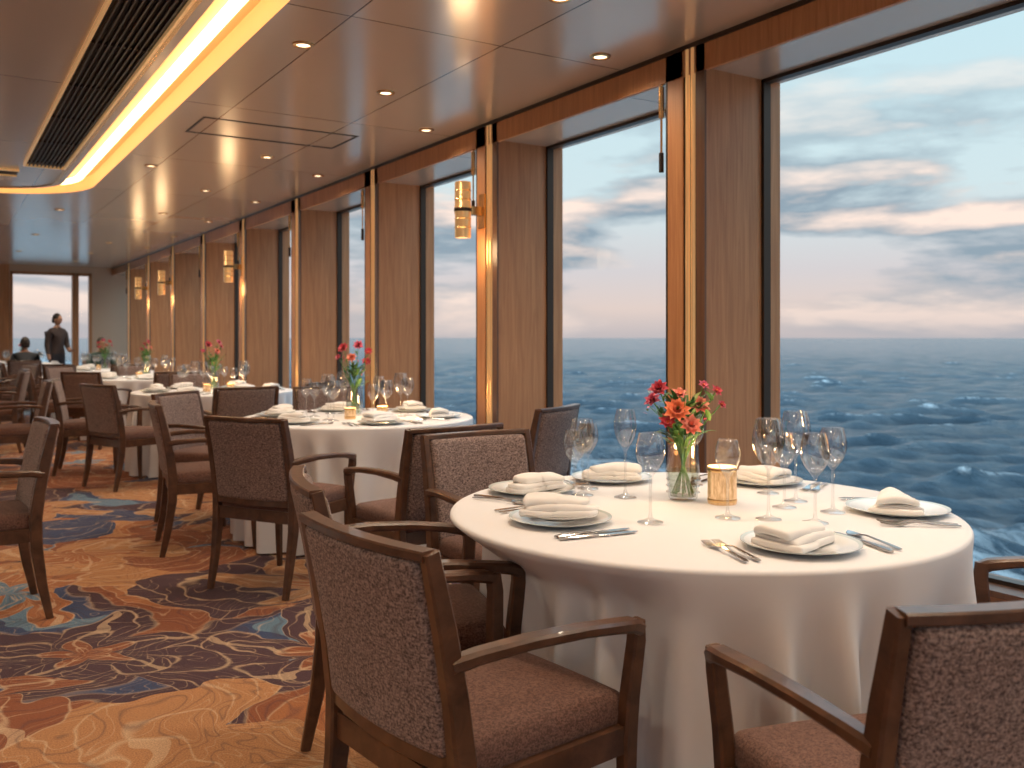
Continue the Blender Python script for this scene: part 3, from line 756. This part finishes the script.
def hand(w, d, side):
    w = Vector(w); d = Vector(d).normalized(); lat = Vector((0, 0, 1)).cross(d)
    if lat.length < 0.3: lat = Vector((1, 0, 0))
    lat.normalize(); curl = d.cross(lat).normalized()*0.3*side; out = []
    for i, L in enumerate((0.068, 0.078, 0.072, 0.056)):
        b0 = w+d*0.055+lat*(0.028-0.019*i); out.append([b0, b0+d*L*0.45+curl*0.02, b0+d*L*0.8+curl*0.08, b0+d*L+curl*0.14])
    b0 = w+d*0.015+lat*0.030; out.append([b0, b0+d*0.02+lat*0.022, b0+d*0.045+lat*0.03, b0+d*0.062+lat*0.028])
    return out
J = [(0, 0, 0.95), (0, 0, 1.12), (0, 0, 1.28), (0, 0, 1.42), (0.01, 0, 1.50), (0.015, 0, 1.58),
     (0, 0.17, 1.42), (0.02, 0.21, 1.15), (0.20, 0.14, 1.03), (0.26, 0.11, 1.02),
     (0, -0.17, 1.42), (-0.02, -0.21, 1.14), (0.06, -0.22, 0.90), (0.08, -0.22, 0.84),
     (0, 0.09, 0.88), (0.01, 0.10, 0.48), (-0.02, 0.10, 0.08), (0.14, 0.11, 0.03),
     (0, -0.09, 0.88), (0.02, -0.10, 0.48), (0.0, -0.10, 0.08), (0.16, -0.11, 0.03)]
Rd = [(0.15, 0.12), (0.14, 0.12), (0.165, 0.125), (0.15, 0.10), (0.06, 0.06), (0.052, 0.052), 0.072, 0.056, 0.040, 0.036, 0.072, 0.056, 0.040, 0.036, 0.092, 0.065, 0.048, 0.037, 0.092, 0.065, 0.048, 0.037]
E = [(0, 1), (1, 2), (2, 3), (3, 4), (4, 5), (3, 6), (6, 7), (7, 8), (8, 9), (3, 10), (10, 11), (11, 12), (12, 13), (0, 14), (14, 15), (15, 16), (16, 17), (0, 18), (18, 19), (19, 20), (20, 21)]
person((2.02, 19.95, 0), math.radians(-60), J, Rd, E, hand(J[9], (1, -.2, 0), 1)+hand(J[13], (0.2, 0, -1), -1), ((0.02, 0, 1.66), 0.3), 'shirt_tan',
       lambda c: c.z < 0.97 and not (abs(c.y) > 0.18) , 1.50, lambda c: (abs(c.y) > 0.09 and c.x > 0.13 and 0.9 < c.z < 1.1) or (c.y < -0.18 and c.z < 0.97), 'standing_man', 0.97)
JS = [(0, 0, 0.55), (0, 0, 0.72), (0.01, 0, 0.88), (0.03, 0, 1.02), (0.045, 0, 1.10), (0.055, 0, 1.17),
      (0.03, 0.17, 1.02), (0.08, 0.24, 0.80), (0.30, 0.16, 0.78), (0.36, 0.13, 0.785),
      (0.03, -0.17, 1.02), (0.08, -0.24, 0.80), (0.30, -0.16, 0.78), (0.36, -0.13, 0.785),
      (0.06, 0.09, 0.55), (0.40, 0.12, 0.53), (0.38, 0.12, 0.09), (0.50, 0.12, 0.035),
      (0.06, -0.09, 0.55), (0.40, -0.12, 0.53), (0.38, -0.12, 0.09), (0.50, -0.12, 0.035)]
def seated(x, y, rz, shirt, name):
    person((x, y, 0), rz, JS, Rd, E, hand(JS[9], (1, -.3, 0), 1)+hand(JS[13], (1, .3, 0), 1), ((0.07, 0, 1.25), 0.2), shirt,
           lambda c: c.z < 0.62, 1.10, lambda c: c.x > 0.22 and c.z > 0.70, name, 0.92)
seated(2.4, 17.0, -pi/2, 'shirt_green', 'seated_woman')
seated(1.3, 17.75, math.radians(85), 'shirt_dark', 'seated_man')

# ------------------------------------------------------------------ sea
def sea():
    SZ = -9.0
    rad = [18.0]
    while rad[-1] < 9000: rad.append(rad[-1]*1.0085)
    rad = np.array(rad)
    ang = np.concatenate([np.arange(-0.45, 1.75, 0.0045), np.linspace(1.75, 2*pi-0.45, 60)[1:-1]])
    A, Rr = np.meshgrid(ang, rad)
    X = Rr*np.sin(A); Y = Rr*np.cos(A); Z = np.zeros_like(X); DX = np.zeros_like(X); DY = np.zeros_like(X)
    rng = np.random.RandomState(4); cell = Rr*0.0085; tot = 0
    for i in range(64):
        lam = 1.4*(9.0**(i/63.0)); amp = 0.0160*lam**0.78; th = math.radians(222)+rng.normal(0, 0.42); k = 2*pi/lam
        ph = rng.rand()*6.28; fade = np.clip(lam/(cell*2.4)-0.5, 0, 1)
        w = k*(X*math.cos(th)+Y*math.sin(th))+ph+1.3*np.sin(0.05*X+0.037*Y*(1+i*0.05)+i)
        Z += fade*amp*np.sin(w); c = fade*amp*np.cos(w)*0.8; DX += c*math.cos(th); DY += c*math.sin(th)
        tot += amp*amp/2
    s = math.sqrt(tot); crest = np.clip(Z/s*0.16+0.42, 0, 1)
    V = np.stack([X+DX, Y+DY, Z+SZ], -1).reshape(-1, 3)
    nr, na = X.shape; idx = np.arange(nr*na).reshape(nr, na)
    nx = np.roll(idx, -1, axis=1)
    F = np.stack([idx[:-1], nx[:-1], nx[1:], idx[1:]], -1).reshape(-1, 4)
    me = bpy.data.meshes.new('sea'); me.vertices.add(len(V)); me.vertices.foreach_set('co', V.ravel())
    me.loops.add(F.size); me.loops.foreach_set('vertex_index', F.ravel())
    me.polygons.add(len(F)); me.polygons.foreach_set('loop_start', np.arange(len(F))*4)
    me.polygons.foreach_set('use_smooth', np.ones(len(F), bool))
    me.update(); me.validate()
    at = me.attributes.new('crest', 'FLOAT', 'POINT'); at.data.foreach_set('value', crest.ravel().astype(np.float32))
    me.materials.append(M['sea']); obj('sea', me)
sea()

# ------------------------------------------------------------------ world
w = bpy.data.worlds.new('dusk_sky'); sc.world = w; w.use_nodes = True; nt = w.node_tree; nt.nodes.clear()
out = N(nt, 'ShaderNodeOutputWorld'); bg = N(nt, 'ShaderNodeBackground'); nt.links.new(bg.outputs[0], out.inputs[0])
tc = N(nt, 'ShaderNodeTexCoord'); sp = N(nt, 'ShaderNodeSeparateXYZ'); nt.links.new(tc.outputs['Generated'], sp.inputs[0])
z = sp.outputs[2]
g = ramp(nt, [(0.0, (0.50, 0.45, 0.46)), (0.03, (0.70, 0.57, 0.52)), (0.07, (0.62, 0.58, 0.59)), (0.15, (0.58, 0.70, 0.73)), (0.30, (0.50, 0.68, 0.74)), (0.6, (0.34, 0.53, 0.68))])
nt.links.new(z, g.inputs[0])
OFF = (3.9, 1.4, 0.5)
def clouds(off, scl, zs, d=9):
    c = N(nt, 'ShaderNodeMapping'); c.inputs['Scale'].default_value = (1.0, 1.0, zs); c.inputs['Location'].default_value = off
    nt.links.new(tc.outputs['Generated'], c.inputs[0]); return noise(nt, c.outputs[0], scl, d, 0.54, 0.15).outputs[0]
ca = clouds(OFF, 3.0, 4.6); cb_ = clouds((OFF[0]+0.01, OFF[1]-0.01, OFF[2]+0.12), 3.0, 4.6)
cm = ramp(nt, [(0.44, (0, 0, 0)), (0.53, (1, 1, 1))]); nt.links.new(ca, cm.inputs[0])
zfade = ramp(nt, [(0.0, (0.20,)*3), (0.025, (0.50,)*3), (0.06, (1, 1, 1)), (0.15, (1.0,)*3), (0.20, (0.6,)*3), (0.27, (0.25,)*3), (0.6, (0.1,)*3)]); nt.links.new(z, zfade.inputs[0])
lit = mth(nt, 'ADD', mth(nt, 'MULTIPLY', mth(nt, 'SUBTRACT', ca, cb_), 7.0), 0.05, clamp=True)
ccol = mixc(nt, lit, (0.27, 0.345, 0.41), (0.93, 0.74, 0.64))
fac = mth(nt, 'MULTIPLY', cm.outputs[0], zfade.outputs[0], clamp=True)
skyc = mixc(nt, fac, g.outputs[0], ccol)
nt.links.new(skyc, bg.inputs[0])
st = ramp(nt, [(0.0, (0.333,)*3), (0.30, (0.36,)*3), (0.45, (0.75,)*3), (1.0, (0.9,)*3)]); nt.links.new(z, st.inputs[0])  # sky brightened above the visible band to add light indoors
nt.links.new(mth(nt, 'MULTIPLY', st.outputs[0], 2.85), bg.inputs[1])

# ------------------------------------------------------------------ camera
cam = bpy.data.cameras.new('camera'); co = bpy.data.objects.new('camera', cam); COL.objects.link(co)
co.location = (0, 0, 1.27); co.rotation_euler = (pi/2, 0, -math.radians(32.3))
cam.sensor_width = 36; cam.lens = 32.06; cam.shift_y = -0.0459
cam.clip_end = 20000; cam.clip_start = 0.05
cam.dof.use_dof = True; cam.dof.focus_distance = 2.6; cam.dof.aperture_fstop = 4.5
sc.camera = co
sc.view_settings.view_transform = 'Standard'; sc.view_settings.look = 'None'; sc.view_settings.exposure = 0.25
